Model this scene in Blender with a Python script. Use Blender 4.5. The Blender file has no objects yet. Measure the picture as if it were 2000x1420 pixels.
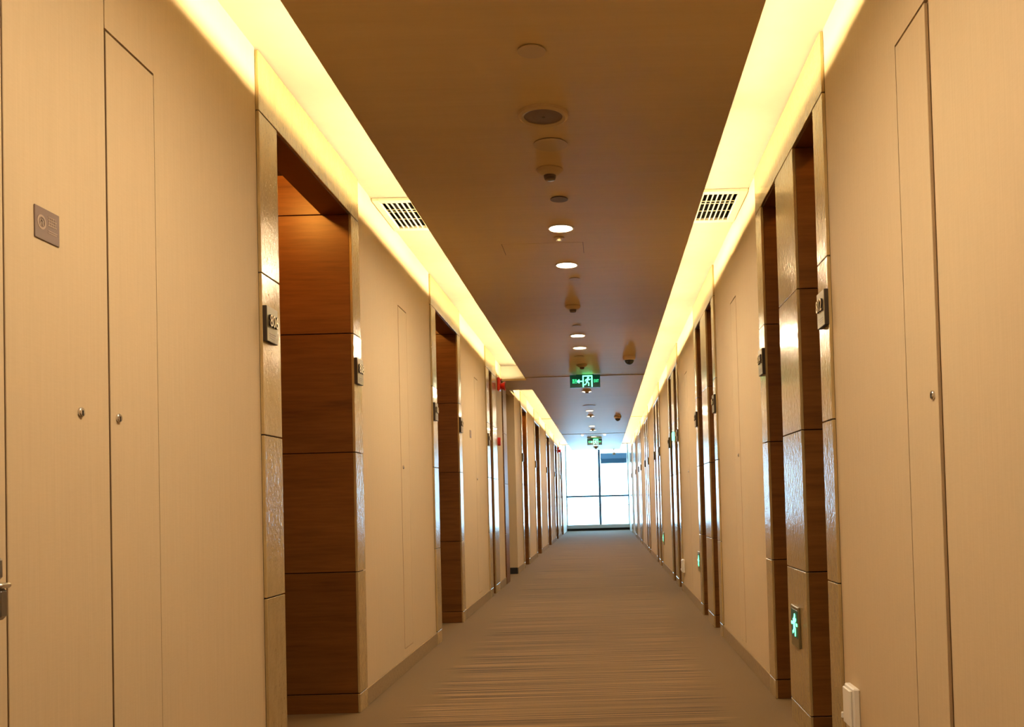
import bpy, bmesh, math, random
from mathutils import Vector, Matrix

random.seed(7)
C = bpy.context.scene.collection
S = bpy.context.scene

# ------------------------------------------------------------------ camera
F_PX, ROLL, PITCH = 1820.0, 0.027, 0.0257
cam_d = bpy.data.cameras.new('camera')
cam_d.sensor_fit = 'HORIZONTAL'
cam_d.sensor_width = 36.0
cam_d.lens = 36.0 * F_PX / 2000.0
cam_d.shift_x = (1000.0 - 1177.74) / 2000.0
cam_d.shift_y = (928.73 - 710.0) / 2000.0
cam_d.clip_start = 0.05
cam_d.clip_end = 300.0
cam = bpy.data.objects.new('camera', cam_d)
C.objects.link(cam)
fw = Vector((0, math.cos(PITCH), math.sin(PITCH)))
u0 = Vector((0, -math.sin(PITCH), math.cos(PITCH)))
r0 = Vector((1, 0, 0))
up = math.cos(ROLL) * u0 + math.sin(ROLL) * r0
rt = math.cos(ROLL) * r0 - math.sin(ROLL) * u0
cam.matrix_world = Matrix(((rt.x, up.x, -fw.x, 0), (rt.y, up.y, -fw.y, 0), (rt.z, up.z, -fw.z, 0.97), (0, 0, 0, 1)))
S.camera = cam

# ------------------------------------------------------------------ world, exposure
W = bpy.data.worlds.new('world')
S.world = W
W.use_nodes = True
bg = W.node_tree.nodes['Background']
bg.inputs['Color'].default_value = (0.40, 0.71, 1.0, 1)
bg.inputs['Strength'].default_value = 8.0
S.view_settings.view_transform = 'Standard'
S.view_settings.look = 'None'
S.view_settings.exposure = 1.15
S.view_settings.gamma = 1.0
S.view_settings.use_curve_mapping = False

# ------------------------------------------------------------------ dimensions (metres)
XL, XR = -1.178, 0.805          # wall planes
ZC, ZR = 2.405, 2.58            # dropped ceiling, ceiling of the light coves
EL, ER = -0.876, 0.510          # edges of the dropped ceiling
Y0, YE, YW = -3.0, 26.85, 29.5  # back end, end of the dropped ceiling, window
LOB0, LOB1 = 11.40, 12.58       # side corridor on the left
XCEN = -0.187                   # line of the ceiling fittings
COVE_COL = (1.0, 0.81, 0.43)
SPOT_COL = (1.0, 0.83, 0.58)
COVE_W = 5.2
SPOT_W = 9.0
NICHE_W = 9.0


def area(name, loc, rot, sx, sy, col, watts, spread=180.0):
    d = bpy.data.lights.new(name, 'AREA')
    d.shape = 'RECTANGLE'
    d.size, d.size_y = sx, sy
    d.color = col
    d.energy = watts
    d.spread = math.radians(spread)
    o = bpy.data.objects.new(name, d)
    C.objects.link(o)
    o.location = loc
    o.rotation_euler = rot
    return o


def cove_run(x, side, ya, yb):
    """fluorescent battens lying on the ledge of the dropped ceiling, shining at the wall"""
    n = max(1, round((yb - ya) / 1.25))
    step = (yb - ya) / n
    for i in range(n):
        y = ya + (i + 0.5) * step
        # local -Z is the shining direction; tilt it towards the wall and upwards
        ang = math.radians(94) * (-1 if side < 0 else 1)
        o = area('cove_lamp', (x, y, 2.442), (0, 0, 0), 0.016, step - 0.06, COVE_COL, COVE_W * step / 1.25, 116.0)
        o.rotation_euler = (0, -ang, 0)


# long runs of lamps in the coves
cove_run(EL + 0.070, -1, -2.6, 10.9)
cove_run(EL + 0.070, -1, 12.1, YE - 0.1)
cove_run(ER - 0.070, 1, -2.6, YE - 0.1)
# portal that guides the daylight through the end window
po = area('window_portal', ((XL + XR) / 2, YW - 0.05, 1.5), (math.radians(90), 0, 0), XR - XL, 2.8, (1, 1, 1), 1)
po.data.cycles.is_portal = True


# ------------------------------------------------------------------ materials
def nmat(name):
    m = bpy.data.materials.new(name)
    m.use_nodes = True
    nt = m.node_tree
    return m, nt, nt.nodes['Principled BSDF']


def plain(name, col, rough=0.5, metal=0.0, emit=None, es=0.0, coat=0.0, spec=0.5):
    m, nt, b = nmat(name)
    b.inputs['Base Color'].default_value = (*col, 1)
    b.inputs['Roughness'].default_value = rough
    b.inputs['Metallic'].default_value = metal
    b.inputs['Coat Weight'].default_value = coat
    b.inputs['Specular IOR Level'].default_value = spec
    if emit:
        b.inputs['Emission Color'].default_value = (*emit, 1)
        b.inputs['Emission Strength'].default_value = es
    # a trace of surface unevenness keeps every coat procedural
    tc = nt.nodes.new('ShaderNodeNewGeometry')
    nz = nt.nodes.new('ShaderNodeTexNoise')
    nz.inputs['Scale'].default_value = 60.0
    nt.links.new(tc.outputs['Position'], nz.inputs['Vector'])
    bp = nt.nodes.new('ShaderNodeBump')
    bp.inputs['Strength'].default_value = 0.02
    bp.inputs['Distance'].default_value = 0.002
    nt.links.new(nz.outputs['Fac'], bp.inputs['Height'])
    nt.links.new(bp.outputs['Normal'], b.inputs['Normal'])
    return m


def streaked(name, cols, scale, rough, bump=0.1, bdist=0.002, detail=6.0, coat=0.0, coat_rough=0.05, metal=0.0,
             spec=0.5, scale2=None, mix2=0.0, rnd=0.0, rand_range=(0.0, 1.0), bscale=None):
    """noise stretched by 'scale' in world space drives colour and relief"""
    m, nt, b = nmat(name)
    L = nt.links.new
    g = nt.nodes.new('ShaderNodeNewGeometry')
    oi = nt.nodes.new('ShaderNodeObjectInfo')
    off = nt.nodes.new('ShaderNodeVectorMath')
    off.operation = 'MULTIPLY_ADD'
    cb = nt.nodes.new('ShaderNodeCombineXYZ')
    for k in range(3):
        L(oi.outputs['Random'], cb.inputs[k])
    L(cb.outputs[0], off.inputs[0])
    off.inputs[1].default_value = (rnd * 3.1, rnd * 7.3, rnd * 5.7)
    L(g.outputs['Position'], off.inputs[2])

    def noise(sc, det):
        mp = nt.nodes.new('ShaderNodeVectorMath')
        mp.operation = 'MULTIPLY'
        mp.inputs[1].default_value = sc
        L(off.outputs[0], mp.inputs[0])
        n = nt.nodes.new('ShaderNodeTexNoise')
        n.inputs['Scale'].default_value = 1.0
        n.inputs['Detail'].default_value = det
        n.inputs['Roughness'].default_value = 0.6
        L(mp.outputs[0], n.inputs['Vector'])
        return n.outputs['Fac']
    fac = noise(scale, detail)
    if scale2:
        f2 = noise(scale2, 4.0)
        mx = nt.nodes.new('ShaderNodeMix')
        mx.inputs[0].default_value = mix2
        L(fac, mx.inputs[2])
        L(f2, mx.inputs[3])
        fac = mx.outputs[0]
    rp = nt.nodes.new('ShaderNodeValToRGB')
    lo, hi = rand_range
    rp.color_ramp.elements[0].position = 0.3
    rp.color_ramp.elements[1].position = 0.7
    rp.color_ramp.elements[0].color = (*cols[0], 1)
    rp.color_ramp.elements[1].color = (*cols[-1], 1)
    for k, c in enumerate(cols[1:-1]):
        e = rp.color_ramp.elements.new(0.3 + 0.4 * (k + 1) / (len(cols) - 1))
        e.color = (*c, 1)
    L(fac, rp.inputs['Fac'])
    out = rp.outputs['Color']
    if rnd:
        hv = nt.nodes.new('ShaderNodeHueSaturation')
        mr = nt.nodes.new('ShaderNodeMapRange')
        mr.inputs['To Min'].default_value = 0.9
        mr.inputs['To Max'].default_value = 1.1
        L(oi.outputs['Random'], mr.inputs['Value'])
        L(mr.outputs[0], hv.inputs['Value'])
        L(out, hv.inputs['Color'])
        out = hv.outputs['Color']
    L(out, b.inputs['Base Color'])
    b.inputs['Roughness'].default_value = rough
    b.inputs['Metallic'].default_value = metal
    b.inputs['Coat Weight'].default_value = coat
    b.inputs['Coat Roughness'].default_value = coat_rough
    b.inputs['Specular IOR Level'].default_value = spec
    bp = nt.nodes.new('ShaderNodeBump')
    bp.inputs['Strength'].default_value = bump
    bp.inputs['Distance'].default_value = bdist
    L(noise(bscale, 3.0) if bscale else fac, bp.inputs['Height'])
    L(bp.outputs['Normal'], b.inputs['Normal'])
    return m


M = {}
M['wall'] = streaked('woven wallpaper', [(0.50, 0.372, 0.225), (0.55, 0.412, 0.25)], (160, 160, 5), 0.75, 0.15, 0.001,
                     scale2=(40, 40, 220), mix2=0.35, spec=0.2)
M['white_paint'] = streaked('white paint', [(0.74, 0.70, 0.62), (0.78, 0.74, 0.66)], (6, 6, 6), 0.6, 0.03)
M['cove_paint'] = streaked('cove paint', [(0.40, 0.37, 0.31), (0.43, 0.40, 0.34)], (6, 6, 6), 0.6, 0.03)
M['ceil'] = streaked('ceiling veneer', [(0.55, 0.395, 0.19), (0.60, 0.44, 0.215)], (2.0, 55, 40), 0.46, 0.9, 0.004,
                     scale2=(1.2, 9, 9), mix2=0.5, spec=0.15, bscale=(0.7, 4.5, 1.0))
M['gold'] = streaked('gold lacquer', [(0.42, 0.29, 0.125), (0.49, 0.345, 0.155)], (30, 30, 9), 0.18, 0.7, 0.003, coat=0.3, metal=0.25,
                     coat_rough=0.10, rnd=1.0, bscale=(60, 60, 42), spec=0.6)
M['wood'] = streaked('brown oak veneer', [(0.092, 0.033, 0.006), (0.152, 0.056, 0.010), (0.20, 0.079, 0.016)], (5, 5, 75), 0.38, 0.06, 0.001,
                     scale2=(1.6, 1.6, 16), mix2=0.5, rnd=1.0, spec=0.3)
M['base'] = streaked('skirting carpet', [(0.23, 0.145, 0.06), (0.29, 0.19, 0.08)], (60, 60, 60), 0.9, 0.1)
M['dark'] = plain('dark void', (0.012, 0.009, 0.006), 0.8)
M['carcass'] = plain('carcass', (0.045, 0.022, 0.010), 0.8)
M['edge'] = plain('gap shade', (0.21, 0.125, 0.058), 0.7)  # shade of the door gap, put into a strip's colour
M['groove'] = plain('door rebate', (0.33, 0.21, 0.105), 0.8)
M['fit'] = plain('ceiling fitting', (0.49, 0.355, 0.185), 0.5)
M['fit_dark'] = plain('fitting grille', (0.16, 0.11, 0.07), 0.6)
M['cream_metal'] = plain('cream enamel', (0.72, 0.64, 0.48), 0.45)
M['chrome'] = plain('chrome', (0.62, 0.60, 0.60), 0.18, 1.0)
M['steel'] = plain('dull steel', (0.30, 0.28, 0.27), 0.32, 1.0)
M['bronze'] = plain('bronze plate', (0.24, 0.19, 0.09), 0.4, 0.6)
M['bronze_shaded'] = plain('shaded bronze', (0.035, 0.022, 0.014), 0.5, 0.2)  # dark tone stands in for shade on plate and numeral sides
M['digit'] = plain('numeral metal', (0.62, 0.50, 0.27), 0.3, 0.7)
M['plaque'] = plain('taupe plaque', (0.17, 0.105, 0.075), 0.45)
M['plaque_print'] = plain('plaque print', (0.34, 0.24, 0.165), 0.5)
M['red'] = plain('red plastic', (0.62, 0.022, 0.012), 0.3)
M['black'] = plain('black plastic', (0.012, 0.012, 0.012), 0.25)
M['white_plastic'] = plain('white plastic', (0.72, 0.66, 0.58), 0.4)
M['beige'] = plain('beige plastic', (0.55, 0.40, 0.24), 0.4)
M['lens'] = plain('lit lens', (0.9, 0.85, 0.8), 0.4, emit=(1.0, 0.86, 0.68), es=7.0)
M['sign_body'] = plain('sign body', (0.004, 0.02, 0.012), 0.3, emit=(0.0, 0.05, 0.025), es=0.25)
M['sign_glow'] = plain('sign glow', (0.1, 0.5, 0.3), 0.4, emit=(0.10, 1.0, 0.40), es=2.4)
M['sign_glow_dim'] = plain('sign glow dim', (0.1, 0.5, 0.3), 0.4, emit=(0.04, 1.0, 0.36), es=0.95)
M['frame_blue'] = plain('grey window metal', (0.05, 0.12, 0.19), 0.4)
M['blind'] = plain('daylight-tinted grey blind', (0.22, 0.40, 0.64), 0.7)  # grey blind; the daylight's blue cast is put into its colour
M['blind_dark'] = plain('dark daylight-tinted blind', (0.08, 0.20, 0.34), 0.7)  # same blue daylight cast coloured into the hanging fabric
M['sill'] = plain('sill stone', (0.50, 0.52, 0.52), 0.5)

# glass
m, nt, b = nmat('window glass')
nt.nodes.remove(b)
tr = nt.nodes.new('ShaderNodeBsdfTransparent')
gl = nt.nodes.new('ShaderNodeBsdfGlossy')
gl.inputs['Roughness'].default_value = 0.02
fr = nt.nodes.new('ShaderNodeFresnel')
mx = nt.nodes.new('ShaderNodeMixShader')
tr.inputs['Color'].default_value = (0.94, 0.98, 0.98, 1)
nt.links.new(fr.outputs[0], mx.inputs[0])
nt.links.new(tr.outputs[0], mx.inputs[1])
nt.links.new(gl.outputs[0], mx.inputs[2])
nt.links.new(mx.outputs[0], nt.nodes['Material Output'].inputs[0])
M['glass'] = m

# carpet: cross stripes in the middle, plain border along the walls
m, nt, b = nmat('striped carpet')
L = nt.links.new
g = nt.nodes.new('ShaderNodeNewGeometry')
sp = nt.nodes.new('ShaderNodeSeparateXYZ')
L(g.outputs['Position'], sp.inputs[0])


def vnoise(sc, det=3.0):
    mp = nt.nodes.new('ShaderNodeVectorMath')
    mp.operation = 'MULTIPLY'
    mp.inputs[1].default_value = sc
    L(g.outputs['Position'], mp.inputs[0])
    n = nt.nodes.new('ShaderNodeTexNoise')
    n.inputs['Scale'].default_value = 1.0
    n.inputs['Detail'].default_value = det
    L(mp.outputs[0], n.inputs['Vector'])
    return n.outputs['Fac']


def mth(op, a, c=None):
    n = nt.nodes.new('ShaderNodeMath')
    n.operation = op
    for i, v in enumerate((a, c)):
        if v is None:
            continue
        if isinstance(v, (int, float)):
            n.inputs[i].default_value = v
        else:
            L(v, n.inputs[i])
    return n.outputs[0]


st = vnoise((0.45, 62.0, 1.0), 6.0)
rp = nt.nodes.new('ShaderNodeValToRGB')
els = rp.color_ramp.elements
els[0].position, els[0].color = 0.40, (0.062, 0.034, 0.013, 1)
els[1].position, els[1].color = 0.60, (0.28, 0.172, 0.075, 1)
e = els.new(0.5)
e.color = (0.142, 0.083, 0.033, 1)
L(st, rp.inputs['Fac'])
edge = mth('ABSOLUTE', mth('ADD', sp.outputs[0], -XCEN))
wob = mth('MULTIPLY', mth('SUBTRACT', vnoise((2.0, 7.0, 1.0), 3.0), 0.5), 0.55)
mr = nt.nodes.new('ShaderNodeMapRange')
mr.inputs['From Min'].default_value = 0.60
mr.inputs['From Max'].default_value = 0.74
L(mth('ADD', edge, wob), mr.inputs['Value'])
mixc = nt.nodes.new('ShaderNodeMix')
mixc.data_type = 'RGBA'
L(mr.outputs[0], mixc.inputs[0])
L(rp.outputs['Color'], mixc.inputs[6])
rp2 = nt.nodes.new('ShaderNodeValToRGB')
rp2.color_ramp.elements[0].color = (0.135, 0.079, 0.029, 1)
rp2.color_ramp.elements[1].color = (0.175, 0.106, 0.04, 1)
L(vnoise((90, 90, 1)), rp2.inputs['Fac'])
L(rp2.outputs['Color'], mixc.inputs[7])
L(mixc.outputs[2], b.inputs['Base Color'])
b.inputs['Roughness'].default_value = 0.95
b.inputs['Sheen Weight'].default_value = 0.2
b.inputs['Sheen Roughness'].default_value = 0.35
b.inputs['Specular IOR Level'].default_value = 0.1
bp = nt.nodes.new('ShaderNodeBump')
bp.inputs['Strength'].default_value = 0.3
bp.inputs['Distance'].default_value = 0.003
L(vnoise((300, 300, 1)), bp.inputs['Height'])
L(bp.outputs['Normal'], b.inputs['Normal'])
M['carpet'] = m

# ------------------------------------------------------------------ builders
_cache = {}


def link(name, mesh, parent=None, loc=(0, 0, 0)):
    o = bpy.data.objects.new(name, mesh)
    C.objects.link(o)
    if parent is not None:
        o.parent = parent
        o.location = Vector(loc) - parent['_o']
    else:
        o.location = loc
        o['_o'] = Vector(loc)
    return o


class Org(dict):
    pass


ORG = {}


def put(name, mesh, parent=None, loc=(0, 0, 0)):
    o = bpy.data.objects.new(name, mesh)
    C.objects.link(o)
    ORG[o] = Vector(loc)
    if parent is not None:
        o.parent = parent
        o.location = Vector(loc) - ORG[parent]
    else:
        o.location = loc
    return o


def tag(o, label=None, cat=None, group=None, kind=None):
    if label:
        o['label'] = label
    if cat:
        o['category'] = cat
    if group:
        o['group'] = group
    if kind:
        o['kind'] = kind
    return o


def empty(name, loc):
    return put(name, None, None, loc)


def box_mesh(dx, dy, dz, mat, bev):
    k = (round(dx, 4), round(dy, 4), round(dz, 4), mat, bev)
    if k in _cache:
        return _cache[k]
    bm = bmesh.new()
    bmesh.ops.create_cube(bm, size=1.0)
    bmesh.ops.scale(bm, vec=(dx, dy, dz), verts=bm.verts)
    if bev:
        bmesh.ops.bevel(bm, geom=bm.edges[:], offset=bev, segments=1, affect='EDGES')
    me = bpy.data.meshes.new('box')
    bm.to_mesh(me)
    bm.free()
    me.materials.append(M[mat])
    _cache[k] = me
    return me


def box(name, x, y, z, mat, parent=None, bev=0.0015):
    (x0, x1), (y0, y1), (z0, z1) = sorted(x), sorted(y), sorted(z)
    bev = min(bev, 0.3 * min(x1 - x0, y1 - y0, z1 - z0))
    return put(name, box_mesh(x1 - x0, y1 - y0, z1 - z0, mat, bev), parent, ((x0 + x1) / 2, (y0 + y1) / 2, (z0 + z1) / 2))


def multibox(name, boxes, mat, parent=None, loc=(0, 0, 0)):
    bm = bmesh.new()
    for x, y, z in boxes:
        (x0, x1), (y0, y1), (z0, z1) = sorted(x), sorted(y), sorted(z)
        r = bmesh.ops.create_cube(bm, size=1.0)
        bmesh.ops.scale(bm, vec=(x1 - x0, y1 - y0, z1 - z0), verts=r['verts'])
        bmesh.ops.translate(bm, vec=((x0 + x1) / 2 - loc[0], (y0 + y1) / 2 - loc[1], (z0 + z1) / 2 - loc[2]), verts=r['verts'])
    me = bpy.data.meshes.new(name)
    bm.to_mesh(me)
    bm.free()
    me.materials.append(M[mat])
    return put(name, me, parent, loc)


def lathe_mesh(prof, mat, n=28, axis='z'):
    """prof: (radius, height) pairs; closed to the axis at both ends"""
    k = ('lathe', tuple(prof), mat, n, axis)
    if k in _cache:
        return _cache[k]
    bm = bmesh.new()
    rings = []
    for r, z in prof:
        if r < 1e-6:
            rings.append([bm.verts.new((0, 0, z))])
        else:
            rings.append([bm.verts.new((r * math.cos(2 * math.pi * i / n), r * math.sin(2 * math.pi * i / n), z)) for i in range(n)])
    for a, c in zip(rings, rings[1:]):
        for i in range(n):
            j = (i + 1) % n
            if len(a) == 1 and len(c) == 1:
                continue
            if len(a) == 1:
                bm.faces.new((a[0], c[j], c[i]))
            elif len(c) == 1:
                bm.faces.new((a[i], a[j], c[0]))
            else:
                bm.faces.new((a[i], a[j], c[j], c[i]))
    bmesh.ops.recalc_face_normals(bm, faces=bm.faces[:])
    if axis == 'x':
        bmesh.ops.rotate(bm, matrix=Matrix.Rotation(math.pi / 2, 3, 'Y'), verts=bm.verts)
    if axis == '-x':
        bmesh.ops.rotate(bm, matrix=Matrix.Rotation(-math.pi / 2, 3, 'Y'), verts=bm.verts)
    for f in bm.faces:
        f.smooth = len(prof) > 6
    me = bpy.data.meshes.new('lathe')
    bm.to_mesh(me)
    bm.free()
    me.materials.append(M[mat])
    _cache[k] = me
    return me


def lathe(name, prof, mat, parent=None, loc=(0, 0, 0), n=28, axis='z'):
    return put(name, lathe_mesh(prof, mat, n, axis), parent, loc)


_texts = {}


def text(name, body, size, mat, parent, loc, rot, depth=0.001, align='CENTER', sx=1.0):
    k = (body, size, mat, depth, align)
    if k not in _texts:
        cu = bpy.data.curves.new(name, 'FONT')
        cu.body = body
        cu.size = size
        cu.extrude = depth
        cu.resolution_u = 3
        cu.align_x = align
        cu.align_y = 'CENTER'
        cu.space_line = 0.85
        t_ = bpy.data.objects.new(name, cu)
        C.objects.link(t_)
        dg = bpy.context.evaluated_depsgraph_get()
        me = bpy.data.meshes.new_from_object(t_.evaluated_get(dg))
        bpy.data.objects.remove(t_)
        bpy.data.curves.remove(cu)
        me.materials.clear()
        me.materials.append(M[mat])
        _texts[k] = me
    o = put(name, _texts[k], parent, loc)
    o.rotation_euler = rot
    o.scale = (sx, 1, 1)
    return o


def strokes(name, lines, mat, parent, loc, rot, depth=0.002, discs=()):
    """flat thick polylines and discs in a local plane, given real depth"""
    bm = bmesh.new()
    for pts, w in lines:
        for (ax, ay), (bx, by) in zip(pts, pts[1:]):
            d = Vector((bx - ax, by - ay))
            if d.length < 1e-6:
                continue
            d.normalize()
            n = Vector((-d.y, d.x)) * w / 2
            e_ = d * w * 0.3
            q = [(ax - e_.x + n.x, ay - e_.y + n.y), (ax - e_.x - n.x, ay - e_.y - n.y), (bx + e_.x - n.x, by + e_.y - n.y), (bx + e_.x + n.x, by + e_.y + n.y)]
            lo = [bm.verts.new((u, v, 0)) for u, v in q]
            hi = [bm.verts.new((u, v, depth)) for u, v in q]
            bm.faces.new(hi)
            bm.faces.new(lo[::-1])
            for i in range(4):
                bm.faces.new((lo[i], lo[(i + 1) % 4], hi[(i + 1) % 4], hi[i]))
    for (dx, dy), r in discs:
        k = 14
        lo = [bm.verts.new((dx + r * math.cos(2 * math.pi * i / k), dy + r * math.sin(2 * math.pi * i / k), 0)) for i in range(k)]
        hi = [bm.verts.new((v.co.x, v.co.y, depth)) for v in lo]
        bm.faces.new(hi)
        bm.faces.new(lo[::-1])
        for i in range(k):
            bm.faces.new((lo[i], lo[(i + 1) % k], hi[(i + 1) % k], hi[i]))
    bmesh.ops.recalc_face_normals(bm, faces=bm.faces[:])
    me = bpy.data.meshes.new(name)
    bm.to_mesh(me)
    bm.free()
    me.materials.append(M[mat])
    o = put(name, me, parent, loc)
    o.rotation_euler = rot
    return o


ROT_L = (math.pi / 2, 0, math.pi / 2)      # lettering on the left wall
ROT_R = (math.pi / 2, 0, -math.pi / 2)     # lettering on the right wall
ROT_F = (math.pi / 2, 0, 0)                # lettering facing back down the corridor
ORD = ['first', 'second', 'third', 'fourth', 'fifth', 'sixth', 'seventh', 'eighth', 'ninth', 'tenth', 'eleventh', 'twelfth']


def side_x(s, d):
    """x at distance d into the corridor from the wall on side s (-1 left, +1 right); negative d is inside the wall"""
    return XL + d if s < 0 else XR - d


# ------------------------------------------------------------------ setting: floor, ceilings, walls
tag(box('floor', (-3.4, 1.5), (Y0, YW + 0.15), (-0.06, 0.0), 'carpet', bev=0),
    'brown carpet with fine cross stripes running down the corridor', kind='structure')
# dropped ceiling in long panels with fine joints
cuts = [Y0, 10.75, 20.2, YE]
for a, c in zip(cuts, cuts[1:]):
    bxs = [((EL, ER), (a + 0.004, c - 0.004), (ZC, ZC + 0.022)),
           ((EL, EL + 0.012), (a + 0.004, c - 0.004), (ZC, ZC + 0.036)), ((ER - 0.012, ER), (a + 0.004, c - 0.004), (ZC, ZC + 0.036))]
    tag(multibox('ceiling', bxs, 'ceil'), 'dropped brown veneer ceiling panel', kind='structure')
for i, y in enumerate((10.75, 20.2)):
    tag(box('trim_%d' % (5 + i), (EL + 0.001, ER - 0.001), (y - 0.012, y + 0.012), (ZC - 0.007, ZC - 0.0005), 'ceil', bev=0.001), 'thin cover strip across the ceiling joint, %s' % ('beside the near exit sign' if i == 0 else 'before the far exit sign'), kind='structure')
for i, (a, c) in enumerate(((XL + 0.002, EL - 0.01), (ER + 0.01, XR - 0.002))):
    tag(box('trim_%d' % (7 + i), (a, c), (18.19, 18.216), (ZR - 0.012, ZR - 0.0005), 'ceil', bev=0.001), 'thin joint strip in the %s light cove' % ('left' if i == 0 else 'right'), kind='structure')
tag(box('trim_9', (XL, EL - 0.0005), (11.0, 11.95), (ZC + 0.022, ZR), 'white_paint', bev=0), 'white painted end of the left light cove', kind='structure')
tag(box('trim_1', (XL, EL - 0.0005), (11.0, 11.95), (ZC, ZC + 0.022), 'ceil', bev=0), 'brown bulkhead crossing the left light cove above the side corridor', kind='structure')
VY0, VY1 = 4.885, 5.345
VX = [(XL + 0.040, XL + 0.285), (XR - 0.285, XR - 0.048)]
tag(multibox('ceiling', [((XL - 0.6, XR + 0.6), (Y0, VY0), (ZR, ZR + 0.06)), ((XL - 0.6, XR + 0.6), (VY1, 18.2), (ZR, ZR + 0.06)),
                         ((XL - 0.6, XR + 0.6), (18.206, YE), (ZR, ZR + 0.06)), ((XL - 0.6, VX[0][0]), (VY0, VY1), (ZR, ZR + 0.06)),
                         ((VX[0][1], VX[1][0]), (VY0, VY1), (ZR, ZR + 0.06)), ((VX[1][1], XR + 0.6), (VY0, VY1), (ZR, ZR + 0.06)),
                         ((XL - 0.6, XR + 0.6), (VY1 + 0.05, YE), (ZR + 0.062, ZR + 0.10))], 'cove_paint'),
    'cream painted ceiling inside the light coves', kind='structure')
tag(box('ceiling', (XL - 0.2, XR + 0.2), (YE, YW + 0.15), (2.95, 3.0), 'white_paint', bev=0), 'white ceiling of the window bay', kind='structure')
tag(box('trim_2', (XL - 0.2, XR + 0.2), (YE + 0.001, YE + 0.05), (ZR - 0.02, 2.95), 'white_paint', bev=0), 'white fascia where the ceiling ends before the window', kind='structure')
tag(box('trim_3', (EL, ER), (YE + 0.001, YE + 0.03), (ZC, ZR - 0.02), 'white_paint', bev=0), 'white end board closing the dropped ceiling', kind='structure')
tag(box('wall_back', (XL - 0.6, XR + 0.6), (Y0 - 0.06, Y0), (0, ZR + 0.1), 'wall', bev=0), 'beige wall closing the corridor behind the camera', kind='structure')

DOOR_N = [0]


def wall_seg(s, ya, yb, doors=(), mat='wall', top=ZR):
    """one stretch of wall; doors = (y0, y1, z0, z1) flush service leaves with gaps given by their neighbours"""
    xs = (side_x(s, 0), side_x(s, -0.07))
    bxs = []
    y = ya
    for (d0, d1, z0, z1) in sorted(doors):
        if d0 > y + 1e-6:
            bxs.append((xs, (y, d0), (0, top)))
        bxs.append((xs, (d0, d1), (0, z0)))
        bxs.append((xs, (d0, d1), (z1, top)))
        y = d1
    bxs.append((xs, (y, yb), (0, top)))
    w = multibox('wall_left' if s < 0 else 'wall_right', bxs, mat, None, (side_x(s, 0), ya, 0))
    tag(w, None, kind='structure')
    return w


def service_door(s, y0, y1, z0, z1, g0, g1, lock=None, label='', proud=0.0, rd=0.05):
    """flush wallpapered leaf inside the opening y0..y1; g0/g1 = gaps at the near and far edge"""
    DOOR_N[0] += 1
    d = empty('door_%d' % DOOR_N[0], (side_x(s, 0), (y0 + y1) / 2, z0))
    tag(d, label, kind='structure')
    box('door_rebate', (side_x(s, -rd), side_x(s, -0.07)), (y0, y1), (z0, z1), 'groove', d, 0)
    box('door_leaf', (side_x(s, proud), side_x(s, -min(0.045, rd - 0.001))), (y0 + g0, y1 - g1), (z0 + 0.004, z1 - 0.006), 'wall', d, 0.001)
    if rd > 0.02:
        box('gap_shade_strip', (side_x(s, proud - 0.0004), side_x(s, -min(0.045, rd - 0.001))), (y0 + g0 - 0.0022, y0 + g0 - 0.0002), (z0 + 0.004, z1 - 0.006), 'edge', d, 0)  # added dark strip standing in for shade inside the gap
    if lock:
        ly, lz = lock
        k = lathe('lock', [(0, 0.0), (0.011, 0.0), (0.011, 0.004), (0.009, 0.006), (0.0, 0.006)], 'chrome', d, (side_x(s, proud), ly, lz), 16, 'x' if s < 0 else '-x')
        box('keyhole', (side_x(s, proud + 0.0055), side_x(s, proud + 0.0068)), (ly - 0.0016, ly + 0.0016), (lz - 0.008, lz + 0.004), 'black', k, 0)
    return d


ZT = 2.145
LD = [(0.95, 1.8375, 0.1, ZT), (1.8385, 2.2285, 0.1, ZT), (2.2295, 2.474, 0.1, ZT)]
wl = wall_seg(-1, Y0, 3.215, [(LD[0][0], 2.229, 0.1, 2.32), (2.229, LD[2][1], 0.1, ZT)])
dA = service_door(-1, LD[0][0], 1.838, 0.1, 2.32, 0.004, 0.002, None, 'wallpapered service door with a lever handle at the left edge')
service_door(-1, 1.838, 2.229, 0.1, 2.32, 0.003, 0.004, (2.103, 1.199), 'flush wallpapered service door bearing the taupe plaque')
service_door(-1, 2.229, 2.474, 0.1, ZT, 0.004, 0.0018, (2.267, 1.200), 'narrow flush panel door left of the first recessed doorway')
# lever lock of the nearest door
h = box('handle_plate', (XL, XL + 0.009), (1.749, 1.792), (0.745, 0.925), 'steel', dA, 0.004)
box('lever', (XL + 0.009, XL + 0.036), (1.757, 1.789), (0.772, 0.834), 'steel', h, 0.009)
box('lever_cap', (XL + 0.009, XL + 0.040), (1.759, 1.791), (0.832, 0.842), 'chrome', h, 0.004)
box('turn_knob', (XL + 0.009, XL + 0.026), (1.763, 1.789), (0.848, 0.890), 'steel', h, 0.006)

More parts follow.
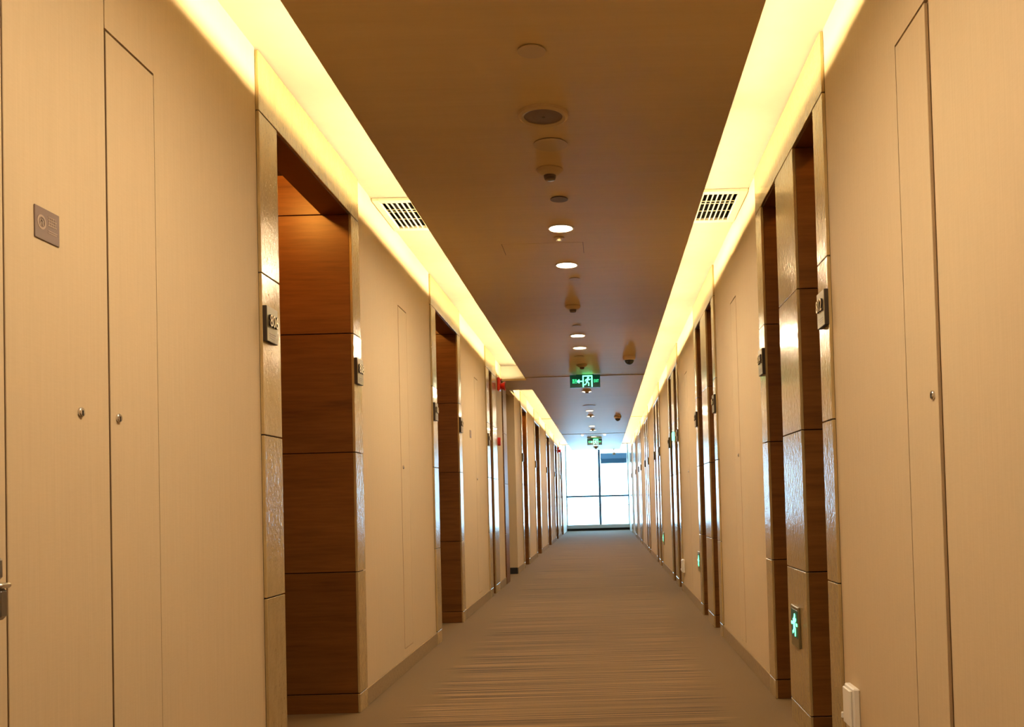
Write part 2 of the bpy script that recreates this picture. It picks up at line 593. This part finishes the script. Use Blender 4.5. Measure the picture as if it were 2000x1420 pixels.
wall_seg(1, Y0, 3.195, [(2.19, 2.446, 0.1, 2.153)])
service_door(1, 2.19, 2.446, 0.1, 2.153, 0.030, 0.004, (2.251, 1.201), 'narrow flush service door beside the first right-hand doorway, with a wide rebate', rd=0.010)
LW = [(4.54, 6.45, (5.44, 5.675)), (7.76, 9.47, (8.66, 8.90))]
for a, c, (d0, d1) in LW:
    wall_seg(-1, a, c, [(d0, d1, 0.13, ZT)])
    service_door(-1, d0, d1, 0.13, ZT, 0.009, 0.002, (d0 + 0.05, 1.191),
                 'narrow flush service door between the %s recessed doorways on the left wall' % ('first and second' if a < 5 else 'second and third'))
wall_seg(-1, 10.34, 11.02)
RW0 = [3.195 + 3.22 * k for k in range(8)]
RWID = 1.41
for k in range(7):
    a, c = RW0[k] + RWID, RW0[k + 1]
    if k < 2:
        d0 = 5.43 + 3.22 * k
        wall_seg(1, a, c, [(d0, d0 + 0.235, 0.11, ZT)])
        service_door(1, d0, d0 + 0.235, 0.11, ZT, 0.010, 0.002, (d0 + 0.06, 1.21),
                     'narrow flush service door between the %s double-slot doorways on the right wall' % ('first and second' if k == 0 else 'second and third'))
    else:
        wall_seg(1, a, c)
wall_seg(1, RW0[7] + RWID, YE)
wall_seg(1, YE, YW + 0.1, (), 'white_paint', 2.95)
LF = [13.50, 16.12, 19.34, 22.56, 25.45]
LFW = [1.06, 1.325, 1.325, 1.325, 1.325]
ya = LOB1
for y, w_ in zip(LF, LFW):
    wall_seg(-1, ya, y)
    ya = y + w_
wall_seg(-1, ya, YE)
wall_seg(-1, YE, YW + 0.1, (), 'white_paint', 2.95)
# wooden end of the wall before the side corridor, and the side corridor itself
e1 = empty('trim_4', (XL, 11.21, 0))
tag(e1, 'dark wooden end panel of the left wall beside the side corridor', kind='structure')
multibox('carcass', [((XL - 0.07, XL), (11.02, LOB0 - 0.012), (0, ZC))], 'carcass', e1)
for z0, z1 in ((0.0, 0.585), (0.589, 1.185), (1.189, 1.785), (1.789, ZC)):
    box('panel', (XL, XL + 0.014), (11.022, LOB0), (z0, z1), 'wood', e1)
    box('panel', (XL - 0.07, XL), (LOB0 - 0.012, LOB0), (z0, z1), 'wood', e1)
box('top_board', (XL - 0.07, XL), (11.02, LOB0), (ZC, ZR), 'wall', e1, 0)
tag(box('wall_side', (-3.3, XL - 0.07), (LOB1, LOB1 + 0.06), (0, ZC + 0.03), 'wall', bev=0), 'beige return wall of the side corridor', kind='structure')
tag(box('wall_side', (-3.3, XL - 0.07), (LOB0 - 0.072, LOB0 - 0.012), (0, ZC + 0.03), 'wall', bev=0), 'beige near wall of the side corridor', kind='structure')
tag(box('wall_end', (-3.36, -3.3), (LOB0 - 0.08, LOB1 + 0.06), (0, ZC + 0.03), 'wall', bev=0), 'beige end wall of the side corridor', kind='structure')
tag(box('ceiling', (-3.36, XL - 0.0), (LOB0 - 0.08, LOB1 + 0.06), (ZC + 0.03, ZC + 0.06), 'ceil', bev=0), 'ceiling of the side corridor', kind='structure')
tag(box('wall_left', (XL - 0.07, XL), (LOB0, LOB1), (ZC, ZR), 'wall', bev=0), 'beige wall strip above the mouth of the side corridor', kind='structure')
tag(box('baseboard_side', (XL - 0.9, XL - 0.001), (LOB1 - 0.014, LOB1 - 0.001), (0.0, 0.085), 'dark'), 'dark skirting at the mouth of the side corridor', kind='structure')


def skirting(s, ya, yb):
    n = 'baseboard_left' if s < 0 else 'baseboard_right'
    tag(box(n, (side_x(s, 0.0005), side_x(s, 0.009)), (ya + 0.002, yb - 0.002), (0.0, 0.085), 'base', bev=0.003), None, kind='structure')


for a, c in [(Y0, 3.215), (4.54, 6.45), (7.76, 9.47), (10.34, 11.02), (LOB1, 13.50)] + [(y + w_, z) for y, w_, z in zip(LF, LFW, LF[1:] + [YE])]:
    skirting(-1, a, c)
for k in range(8):
    skirting(1, Y0 if k == 0 else RW0[k - 1] + RWID, RW0[k])

# ------------------------------------------------------------------ recessed doorways
ZJ = [0.0, 0.09, 0.66, 1.225, 1.79, 2.36]
PJ, ND, HD = 0.012, 0.46, 0.13      # panel thickness, niche depth, header depth


def doorway(s, solids, label, lamp=1.0):
    """solids: y-intervals of the gold faced jambs/pilasters, nearest first; between them are recesses ND deep"""
    DOOR_N[0] += 1
    ya, yb = solids[0][0], solids[-1][1]
    d = empty('door_%d' % DOOR_N[0], (side_x(s, 0), (ya + yb) / 2, 0))
    tag(d, label, kind='structure')
    gp = 0.002
    cx = lambda a, c: (side_x(s, a), side_x(s, c))
    core = []
    for i, (a, c) in enumerate(solids):
        core.append((cx(0, -ND - 0.03), (a + (0.0 if i == 0 else PJ + 0.0), c - (0.0 if i == len(solids) - 1 else PJ)), (0, 2.57)))
        for z0, z1 in zip(ZJ, ZJ[1:]):
            box('jamb_panel', cx(0.0, PJ), (a + 0.0008, c - 0.0008), (z0 + (gp if z0 else 0), z1 - gp), 'gold', d)
    for (a0, a), (c, c1) in zip(solids, solids[1:]):
        # a..c is the recess
        core.append((cx(-ND - 0.0, -ND - 0.03), (a - PJ, c + PJ), (0, 2.57)))
        core.append((cx(0, -ND), (a - PJ, c + PJ), (2.555, 2.57)))
        for z0, z1 in zip(ZJ + [], ZJ[1:] + []):
            box('reveal_panel', cx(-0.0002, -ND), (c, c + PJ - 0.0005), (z0 + (gp if z0 else 0), z1 - gp), 'wood', d)
            box('reveal_panel', cx(-0.0002, -ND), (a - PJ + 0.0005, a), (z0 + (gp if z0 else 0), z1 - gp), 'wood', d)
        for y in ((c, c + PJ - 0.0005), (a - PJ + 0.0005, a)):
            box('reveal_panel', cx(-HD, -ND), y, (2.36 + gp, 2.553), 'wood', d)
        box('soffit_board', cx(-0.0002, -HD), (a - PJ + 0.001, c + PJ - 0.001), (2.36, 2.553), 'wood', d)
        lf = box('door_leaf', cx(-ND + 0.0, -ND + 0.03), (a + 0.004, c - 0.004), (0.005, 2.30), 'wood', d)
        box('door_head', cx(-ND, -ND + 0.02), (a + 0.002, c - 0.002), (2.304, 2.553), 'wood', d)
        if c - a > 0.6:
            pl = box('lever_plate', cx(-ND + 0.03, -ND + 0.038), (c - 0.115, c - 0.065), (0.93, 1.15), 'steel', lf, 0.003)
        if lamp:
            pl_ = bpy.data.lights.new('niche_lamp', 'POINT')
            pl_.energy = NICHE_W * lamp * (1.0 if c - a > 0.6 else 0.2)
            pl_.color = (1.0, 0.42, 0.06)
            pl_.shadow_soft_size = 0.03
            po_ = bpy.data.objects.new('niche_lamp', pl_)
            C.objects.link(po_)
            po_.location = (side_x(s, -0.31), (a + c) / 2, 2.50)
    box('header_panel', cx(0.0, PJ), (ya + 0.0008, yb - 0.0008), (2.36 + gp, 2.574), 'gold', d)
    multibox('carcass', core, 'carcass', d)
    return d


doorway(-1, [(3.215, 3.395), (4.40, 4.54)], 'wide recessed doorway with gold jambs, first on the left wall')
doorway(-1, [(6.45, 6.62), (7.61, 7.76)], 'wide recessed doorway with gold jambs, second on the left wall', 0.45)
doorway(-1, [(9.47, 9.71), (9.96, 10.34)], 'narrow recessed doorway with gold jambs just before the red fire alarm')
for i, (y, w_) in enumerate(zip(LF, LFW)):
    doorway(-1, [(y, y + 0.16), (y + w_ - 0.15, y + w_)], 'recessed doorway with gold jambs, %s beyond the side corridor' % ORD[i], lamp=i < 1)
for k, y in enumerate(RW0):
    doorway(1, [(y, y + 0.148), (y + 0.507, y + 0.885), (y + 1.262, y + RWID)],
            'doorway of two slots around a gold pilaster, %s on the right wall' % ORD[k], lamp=k < 2)

# ------------------------------------------------------------------ end window
wx0, wx1 = XL, XR
w = empty('window_1', ((wx0 + wx1) / 2, YW, 0))
tag(w, 'tall window with one mullion and a rail at the end of the corridor', kind='structure')
box('frame', (wx0, wx0 + 0.03), (YW, YW + 0.06), (0.184, 2.95), 'white_paint', w)
box('frame', (wx1 - 0.03, wx1), (YW, YW + 0.06), (0.184, 2.95), 'white_paint', w)
box('frame', (wx0 + 0.03, wx1 - 0.03), (YW, YW + 0.06), (2.90, 2.95), 'white_paint', w)
box('mullion', (-0.150, -0.078), (YW - 0.02, YW + 0.06), (0.184, 2.90), 'frame_blue', w)
box('rail', (wx0 + 0.005, wx1 - 0.005), (YW - 0.085, YW - 0.045), (1.052, 1.108), 'frame_blue', w, 0.004)
box('rail_bracket', (-0.150, -0.078), (YW - 0.045, YW - 0.02), (1.05, 1.11), 'frame_blue', w)
box('rail_bracket', (-0.150, -0.078), (YW - 0.045, YW - 0.02), (0.775, 0.80), 'frame_blue', w)
box('thin_bar', (wx0 + 0.005, wx1 - 0.005), (YW - 0.057, YW - 0.045), (0.780, 0.796), 'frame_blue', w, 0.001)
box('pane', (wx0 + 0.03, -0.150), (YW + 0.03, YW + 0.036), (0.184, 2.90), 'glass', w, 0)
box('pane', (-0.078, wx1 - 0.03), (YW + 0.03, YW + 0.036), (0.184, 2.90), 'glass', w, 0)
box('sill', (wx0, wx1), (YW - 0.10, YW + 0.06), (0.072, 0.184), 'sill', w, 0.004)
box('sill_recess', (wx0, wx1), (YW - 0.055, YW + 0.06), (0.0, 0.072), 'dark', w, 0)
bl = empty('roller_blind', (0.36, YW - 0.03, 2.43))
tag(bl, 'blue-grey rolled-up blind across the top of the right window pane', 'blind')
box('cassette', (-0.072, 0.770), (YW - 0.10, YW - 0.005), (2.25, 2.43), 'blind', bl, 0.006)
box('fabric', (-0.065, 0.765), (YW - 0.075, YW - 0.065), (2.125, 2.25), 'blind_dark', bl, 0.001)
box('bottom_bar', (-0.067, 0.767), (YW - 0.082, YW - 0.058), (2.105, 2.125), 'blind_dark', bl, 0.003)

# ------------------------------------------------------------------ air vents in the coves
for s, nm in ((-1, 'left'), (1, 'right')):
    gx0, gx1 = VX[0] if s < 0 else VX[1]
    gy0, gy1 = VY0, VY1
    fx0, fx1 = (XL + 0.004, gx1 + 0.012) if s < 0 else (gx0 - 0.012, XR - 0.004)
    v = empty('air_vent', ((gx0 + gx1) / 2, (gy0 + gy1) / 2, ZR))
    tag(v, 'cream louvred air vent with dark slots in the %s light cove' % nm, 'vent')
    t = 0.004
    multibox('duct', [((gx0 - t, gx1 + t), (gy0 - t, gy1 + t), (ZR + 0.196, ZR + 0.20)), ((gx0 - t, gx0), (gy0 - t, gy1 + t), (ZR + 0.001, ZR + 0.196)),
                      ((gx1, gx1 + t), (gy0 - t, gy1 + t), (ZR + 0.001, ZR + 0.196)), ((gx0, gx1), (gy0 - t, gy0), (ZR + 0.001, ZR + 0.196)),
                      ((gx0, gx1), (gy1, gy1 + t), (ZR + 0.001, ZR + 0.196))], 'dark', v, ((gx0 + gx1) / 2, (gy0 + gy1) / 2, ZR))
    zf = (ZR - 0.016, ZR - 0.0005)
    for q in (((fx0, gx0), (4.84, 5.39)), ((gx1, fx1), (4.84, 5.39)), ((gx0, gx1), (4.84, gy0)), ((gx0, gx1), (gy1, 5.39))):
        box('frame', q[0], q[1], zf, 'cream_metal', v, 0.002)
    n = 9
    for i in range(1, n):
        x = gx0 + (gx1 - gx0) * i / n
        box('slat', (x - 0.0025, x + 0.0025), (gy0, gy1), (ZR - 0.014, ZR - 0.006), 'cream_metal', v, 0)
    for yy in (5.02, 5.06, 5.19):
        box('cross_bar', (gx0, gx1), (yy - 0.002, yy + 0.002), (ZR - 0.009, ZR - 0.006), 'cream_metal', v, 0)

# ------------------------------------------------------------------ ceiling fittings
DL = [1.65, 2.42, 4.87, 5.64, 8.085, 8.743, 11.55, 12.30, 14.97, 15.97, 18.11, 19.18, 21.22, 24.64]
DLL = ['just before the picture starts, second from the camera', 'near the picture top edge']
names = {2: 'nearest lit round downlight in view, before the access hatch', 3: 'lit round downlight just beyond the access hatch',
         4: 'third lit round downlight, first of the closer pair past the smoke detector', 5: 'fourth lit round downlight, last before the hanging exit sign',
         6: 'lit round downlight hidden just behind the first hanging exit sign', 7: 'lit round downlight half covered by the detector past the exit sign',
         8: 'first full lit downlight beyond the hanging exit sign', 9: 'second lit downlight beyond the exit sign, crossed by a detector',
         10: 'third lit downlight beyond the exit sign, clear of any detector', 11: 'fourth lit downlight beyond the exit sign, crossed by a detector',
         12: 'small lit downlight just above the far exit sign', 13: 'farthest lit downlight, just below the far exit sign',
         0: 'lit round downlight above the camera, nearer of two', 1: 'lit round downlight just out of the top of the picture'}
for i, y in enumerate(DL):
    d = empty('downlight', (XCEN, y, ZC))
    tag(d, names[i], 'downlight', 'ceiling downlights')
    lathe('trim_ring', [(0.058, 0.0), (0.070, 0.0), (0.070, -0.004), (0.062, -0.006), (0.058, -0.003), (0.058, 0.0)], 'cream_metal', d, (XCEN, y, ZC))
    lathe('lens', [(0.0, -0.0005), (0.0585, -0.0005), (0.0585, -0.002), (0.0, -0.0025)], 'lens', d, (XCEN, y, ZC))
    lt = area('downlight_lamp', (XCEN, y, ZC - 0.004), (0, 0, 0), 0.11, 0.11, SPOT_COL, SPOT_W)
    lt.data.shape = 'DISK'
for x, lab in ((-0.43, 'tiny bright spot lamp left of the far exit sign'), (0.06, 'tiny bright spot lamp right of the far exit sign')):
    d = empty('spot_lamp', (x, 20.5, ZC))
    tag(d, lab, 'spot lamp')
    lathe('trim_ring', [(0.022, 0.0), (0.030, 0.0), (0.030, -0.004), (0.022, -0.003), (0.022, 0.0)], 'cream_metal', d, (x, 20.5, ZC), 16)
    lathe('lens', [(0.0, -0.0005), (0.0222, -0.0005), (0.0222, -0.02), (0.0, -0.026)], 'lens', d, (x, 20.5, ZC), 16)


def cap(x, y, r, label, dark=False):
    o = lathe('sprinkler_cover', [(0, 0), (r * 0.88, 0.0), (r * 0.88, -0.003), (r, -0.003), (r, -0.0055), (0, -0.0055)], 'fit_dark' if dark else 'fit', None, (x, y, ZC))
    tag(o, label, 'ceiling cover')


cap(-0.191, 2.93, 0.045, 'flat round cover nearest the camera on the ceiling')
cap(-0.175, 3.712, 0.069, 'wide shallow round cover between speaker and smoke detector')
cap(-0.173, 4.395, 0.042, 'small dark-edged round cover just before the nearest lit downlight', True)
cap(-0.150, 6.0, 0.036, 'small round cover past the second lit downlight')
cap(-0.185, 7.631, 0.036, 'small round cover just before the third lit downlight')
cap(-0.207, 9.274, 0.050, 'shallow round cover just before the hanging exit sign')
cap(-0.180, 14.152, 0.10, 'wide brown round cover beyond the first hanging exit sign')

sp = empty('ceiling_speaker', (-0.186, 3.423, ZC))
tag(sp, 'large round ceiling speaker with a pale rim', 'speaker')
lathe('rim', [(0.072, 0.0), (0.094, 0.0), (0.092, -0.010), (0.082, -0.016), (0.072, -0.012), (0.072, 0.0)], 'fit', sp, (-0.186, 3.423, ZC), 36)
lathe('grille', [(0, -0.002), (0.073, -0.002), (0.073, -0.008), (0.04, -0.011), (0, -0.012)], 'plaque', sp, (-0.186, 3.423, ZC), 36)
lathe('badge', [(0, -0.011), (0.006, -0.011), (0.006, -0.0135), (0, -0.0135)], 'fit_dark', sp, (-0.186, 3.423, ZC), 14)


def smoke(x, y, label, sc=1.0):
    d = empty('smoke_detector', (x, y, ZC))
    tag(d, label, 'smoke detector')
    lathe('base', [(0, 0), (0.056 * sc, 0), (0.058 * sc, -0.006), (0.050 * sc, -0.016 * sc), (0.034 * sc, -0.028 * sc), (0, -0.028 * sc)], 'fit', d, (x, y, ZC))
    lathe('chamber', [(0, -0.026 * sc), (0.027 * sc, -0.026 * sc), (0.027 * sc, -0.030 * sc), (0.022 * sc, -0.031 * sc), (0.022 * sc, -0.034 * sc), (0.026 * sc, -0.035 * sc),
                      (0.026 * sc, -0.038 * sc), (0.021 * sc, -0.039 * sc), (0.021 * sc, -0.042 * sc), (0.024 * sc, -0.043 * sc), (0.020 * sc, -0.048 * sc), (0, -0.050 * sc)], 'fit_dark', d, (x, y, ZC), 20)


smoke(-0.195, 4.0, 'cone-shaped smoke detector between the covers before the lit downlights')
smoke(-0.189, 6.85, 'smoke detector midway between the second and third lit downlights')
smoke(-0.192, 9.85, 'smoke detector tinted green just in front of the first exit sign')
smoke(-0.180, 12.13, 'round detector with light showing on both sides, past the first exit sign', 0.9)
smoke(-0.182, 15.74, 'detector dividing the second downlight beyond the exit sign', 0.8)
smoke(-0.182, 18.90, 'detector dividing the fourth downlight beyond the exit sign', 0.8)
smoke(-0.173, 25.2, 'farthest detector, hanging just before the end window', 1.3)
o = lathe('sprinkler', [(0, 0), (0.030, 0), (0.032, -0.004), (0.012, -0.008), (0.010, -0.016), (0.016, -0.018), (0, -0.020)], 'fit', None, (-0.206, 5.05, ZC), 20)
tag(o, 'small sprinkler head directly beyond the nearest lit downlight', 'sprinkler')
ht = empty('access_hatch', (-0.302, 5.27, ZC))
tag(ht, 'square flush access hatch in the ceiling between two lit downlights', 'access hatch')
box('hatch_panel', (-0.528, -0.078), (5.155, 5.375), (ZC - 0.0012, ZC - 0.0002), 'ceil', ht, 0.0003)
for q in (((-0.531, -0.528), (5.152, 5.378)), ((-0.078, -0.075), (5.152, 5.378))):
    box('hatch_edge', q[0], q[1], (ZC - 0.0016, ZC - 0.0002), 'fit_dark', ht, 0)


def dome(x, y, label, body='cream_metal'):
    d = empty('dome_camera', (x, y, ZC))
    tag(d, label, 'camera')
    lathe('housing', [(0, 0), (0.062, 0), (0.064, -0.006), (0.060, -0.034), (0.050, -0.042), (0, -0.042)], body, d, (x, y, ZC))
    g_ = lathe('dome', [(0, -0.040), (0.047, -0.040), (0.046, -0.052), (0.038, -0.068), (0.024, -0.080), (0.010, -0.085), (0, -0.086)], 'black', d, (x, y, ZC))


dome(0.296, 9.35, 'black dome camera right of the first hanging exit sign', 'beige')
dome(0.281, 16.1, 'beige dome camera farther down near the right light cove', 'beige')
d = empty('bay_camera', (0.33, YE - 0.1, ZC))
tag(d, 'small white round camera hanging in front of the blue-daylight-tinted grey blind', 'camera')
lathe('stem', [(0, 0), (0.018, 0), (0.012, -0.05), (0.012, -0.10), (0, -0.10)], 'white_plastic', d, (0.33, YE - 0.1, ZC), 12)
lathe('housing', [(0, -0.09), (0.045, -0.10), (0.05, -0.125), (0.038, -0.15), (0.015, -0.165), (0, -0.167)], 'white_plastic', d, (0.33, YE - 0.1, ZC), 20)

# ------------------------------------------------------------------ exit signs
MAN_D = [((0.008, 0.034), 0.010)]
MAN_L = [([(0.004, 0.022), (-0.006, -0.006)], 0.017), ([(0.004, 0.020), (0.022, 0.012), (0.030, 0.020)], 0.007),
         ([(0.0, 0.020), (-0.018, 0.016), (-0.024, 0.002)], 0.007), ([(-0.004, -0.006), (0.014, -0.018), (0.012, -0.042)], 0.009),
         ([(-0.008, -0.006), (-0.018, -0.028), (-0.034, -0.034)], 0.009)]


def exit_sign(y, label):
    cx, hw, hh = -0.176, 0.173, 0.073
    zc = ZC - 0.006 - hh
    d = empty('exit_sign', (cx, y, ZC))
    tag(d, label, 'exit sign', 'hanging exit signs')
    box('body', (cx - hw, cx + hw), (y, y + 0.03), (zc - hh, zc + hh), 'sign_body', d, 0.003)
    box('bracket', (cx - 0.10, cx + 0.10), (y + 0.008, y + 0.022), (zc + hh, ZC), 'sign_body', d, 0.001)
    ly = y - 0.0002
    fx = cx + 0.028
    strokes('door_outline', [([(-0.050, -0.062), (-0.050, 0.060), (0.050, 0.060), (0.050, -0.062)], 0.014)], 'sign_glow', d, (fx, ly, zc), ROT_F)
    strokes('running_figure', [([(a * 1.05, c * 1.2) for a, c in p], w_ * 1.2) for p, w_ in MAN_L], 'sign_glow', d, (fx, ly, zc), ROT_F, discs=[((a * 1.05, c * 1.15), r * 1.15) for (a, c), r in MAN_D])
    strokes('arrow', [([(-0.028, 0.0), (0.020, 0.0)], 0.012), ([(-0.012, 0.017), (-0.030, 0.0), (-0.012, -0.017)], 0.013)], 'sign_glow', d, (cx - 0.055, ly, zc), ROT_F, discs=[((-0.022, 0), 0.015)])
    text('lettering', '安全\n出口', 0.028, 'sign_glow_dim', d, (cx - 0.119, ly - 0.0003, zc), ROT_F)
    text('lettering', 'EXIT', 0.048, 'sign_glow_dim', d, (cx + 0.128, ly - 0.0003, zc), ROT_F, sx=0.58)


exit_sign(10.62, 'green lit exit sign with running figure hanging mid-ceiling, nearer and larger')
exit_sign(21.85, 'small green lit exit sign hanging far down the corridor near the window')


def low_sign(y, label, prd=PJ):
    x = XR - prd
    zc = 0.42
    d = empty('floor_exit_sign', (XR, y, zc))
    tag(d, label, 'exit sign', 'low exit signs')
    box('backplate', (x - 0.010, x), (y - 0.075, y + 0.075), (zc - 0.085, zc + 0.085), 'bronze', d, 0.003)
    box('screen', (x - 0.0115, x - 0.009), (y - 0.062, y + 0.062), (zc - 0.045, zc + 0.070), 'sign_body', d, 0.0005)
    strokes('running_figure', [([(a * 1.0, c * 1.1) for a, c in p], w_ * 1.25) for p, w_ in MAN_L], 'sign_glow', d, (x - 0.0112, y - 0.002, zc + 0.010), ROT_R, 0.0015, discs=MAN_D)
    for q in (-0.046, 0.046):
        strokes('arrow', [([(q - 0.009, 0.0), (q + 0.009, 0.0)], 0.012)], 'sign_glow', d, (x - 0.0112, y, zc + 0.010), ROT_R, 0.0015)


low_sign(3.905, 'green lit low exit sign on the first gold pilaster of the right wall')
low_sign(7.95, 'green lit low exit sign beside the second doorway on the right wall', 0.0)
low_sign(12.65, 'tiny green low exit sign before the fourth doorway on the right wall', 0.0)
o = box('call_sign', (XR - 0.012, XR - PJ - 0.018), (10.20, 10.33), (1.60, 1.69), 'sign_glow', None, 0.004)
tag(o, 'small green glowing sign on the third gold pilaster of the right wall', 'sign')


# ------------------------------------------------------------------ room number plates
def plate(s, y, num, label):
    zc = 1.614
    hw, hh = 0.053, 0.062
    xf = lambda a: side_x(s, PJ + a)
    d = empty('room_sign', (side_x(s, PJ), y, zc))
    tag(d, label, 'room sign', 'room number signs')
    box('block', (xf(0), xf(0.014)), (y - hw, y + hw), (zc - hh, zc + hh), 'bronze_shaded', d, 0.001)
    box('face_plate', (xf(0.014), xf(0.016)), (y - hw + 0.001, y + hw - 0.001), (zc - hh + 0.001, zc + hh - 0.001), 'bronze', d, 0.0008)
    if y < 13:
        n_ = text('numeral_shadow', num, 0.062, 'bronze_shaded', d, (xf(0.016), y, zc + 0.010), ROT_L if s < 0 else ROT_R, 0.0065, sx=0.90)  # dark under-layer painted as the digits' own shadow
        f_ = text('numeral_faces', num, 0.060, 'digit', d, (xf(0.0226), y, zc + 0.010), ROT_L if s < 0 else ROT_R, 0.0008, sx=0.90)
        for k in range(3):
            box('engraved_line', (xf(0.0158), xf(0.0167)), (y - 0.030, y + 0.030 - 0.006 * k), (zc - 0.034 - 0.008 * k, zc - 0.0315 - 0.008 * k), 'plaque', d, 0)


nl, nr = 806, 812
for i, (y, t) in enumerate([(3.270, 'near jamb of the first'), (4.458, 'far jamb of the first'), (6.505, 'near jamb of the second'), (7.670, 'far jamb of the second'),
                            (9.53, 'near jamb of the third, narrow')]):
    plate(-1, y, str(nl + 2 * i), 'square bronze room number plate on the %s left doorway' % t)
for i, y in enumerate(LF):
    plate(-1, y + 0.06, '8', 'small room number plate on the near jamb, %s doorway beyond the side corridor' % ORD[i])
for k, y in enumerate(RW0):
    for q, yy in enumerate((y + 0.053, y + RWID - 0.097)):
        if k > 5 and q:
            continue
        plate(1, yy, str(nr + 4 * k + 2 * q), 'square bronze room number plate on the %s jamb, %s right doorway' % ('near' if q == 0 else 'far', ORD[k]))


# ------------------------------------------------------------------ wall plaques, alarms, outlets
def plaque(y, label):
    d = empty('wall_plaque', (XL, y, 1.588))
    tag(d, label, 'plaque')
    box('plate', (XL, XL + 0.003), (y - 0.044, y + 0.044), (1.553, 1.622), 'plaque', d, 0.0008)
    lathe('emblem', [(0.011, 0.0), (0.0155, 0.0), (0.0155, 0.0006), (0.011, 0.0006), (0.011, 0.0)], 'plaque_print', d, (XL + 0.003, y - 0.021, 1.590), 24, 'x')
    strokes('emblem_mark', [([(-0.005, -0.007), (0.0, 0.008), (0.005, -0.007)], 0.003), ([(-0.007, 0.002), (0.007, 0.002)], 0.003)], 'plaque_print', d, (XL + 0.003, y - 0.021, 1.590), ROT_L, 0.0006)
    ln = []
    for r_, (zz, a, c) in enumerate(((0.020, 0.004, 0.030), (0.014, 0.004, 0.034), (0.008, 0.006, 0.031), (0.002, 0.004, 0.034))):
        ln.append(([(a, zz), (c, zz)], 0.0022))
    for vx in (0.008, 0.015, 0.021, 0.029):
        ln.append(([(vx, 0.001), (vx, 0.021)], 0.0018))
    strokes('lettering', ln, 'plaque_print', d, (XL + 0.003, y - 0.002, 1.588), ROT_L, 0.0005)
    strokes('small_lettering', [([(0.004, -0.010), (0.036, -0.010)], 0.002), ([(0.004, -0.0145), (0.034, -0.0145)], 0.0018)], 'plaque_print', d, (XL + 0.003, y - 0.002, 1.588), ROT_L, 0.0005)


plaque(1.981, 'small taupe plaque with emblem on the near left service door')
plaque(8.34, 'tiny dark plaque on the left wall between second and third doorways')


def alarm(y, z, label, strobe=True):
    d = empty('fire_alarm', (XL, y, z))
    tag(d, label, 'fire alarm')
    box('back_box', (XL, XL + 0.035), (y - 0.060, y + 0.060), (z - 0.075, z + 0.075), 'red', d, 0.008)
    lathe('horn', [(0, 0.03), (0.030, 0.03), (0.034, 0.05), (0.052, 0.085), (0.054, 0.090), (0.046, 0.090), (0.02, 0.055), (0, 0.055)], 'red', d, (XL, y, z - 0.020), 24, 'x')
    lathe('horn_mouth', [(0, 0.06), (0.040, 0.084), (0.040, 0.088), (0, 0.088)], 'black', d, (XL, y, z - 0.020), 24, 'x')
    box('strobe_lens', (XL + 0.035, XL + 0.052), (y - 0.022, y + 0.022), (z + 0.042, z + 0.066), 'red', d, 0.004)


alarm(10.62, 2.315, 'red fire alarm horn high on the left wall before the side corridor')
alarm(24.4, 2.29, 'small red fire alarm far away high on the left wall')
d = empty('call_point', (XL, 10.52, 1.655))
tag(d, 'round red fire call point on the left wall below the alarm horn', 'call point')
lathe('body', [(0, 0), (0.048, 0), (0.048, 0.026), (0.042, 0.034), (0, 0.034)], 'red', d, (XL, 10.52, 1.655), 24, 'x')
lathe('button', [(0, 0.033), (0.018, 0.033), (0.017, 0.040), (0, 0.040)], 'white_plastic', d, (XL, 10.52, 1.655), 16, 'x')


def outlet(y, label):
    d = empty('outlet_box', (XR, y, 0.27))
    tag(d, label, 'outlet box')
    box('housing', (XR - 0.022, XR), (y - 0.056, y + 0.056), (0.205, 0.340), 'white_plastic', d, 0.004)
    box('cover', (XR - 0.031, XR - 0.022), (y - 0.040, y + 0.046), (0.214, 0.332), 'white_plastic', d, 0.003)
    box('latch', (XR - 0.036, XR - 0.022), (y + 0.047, y + 0.056), (0.225, 0.245), 'white_plastic', d, 0.002)


outlet(3.06, 'white outlet box low on the right wall before the first doorway')
outlet(9.51, 'white outlet box low on the right wall before the third doorway')
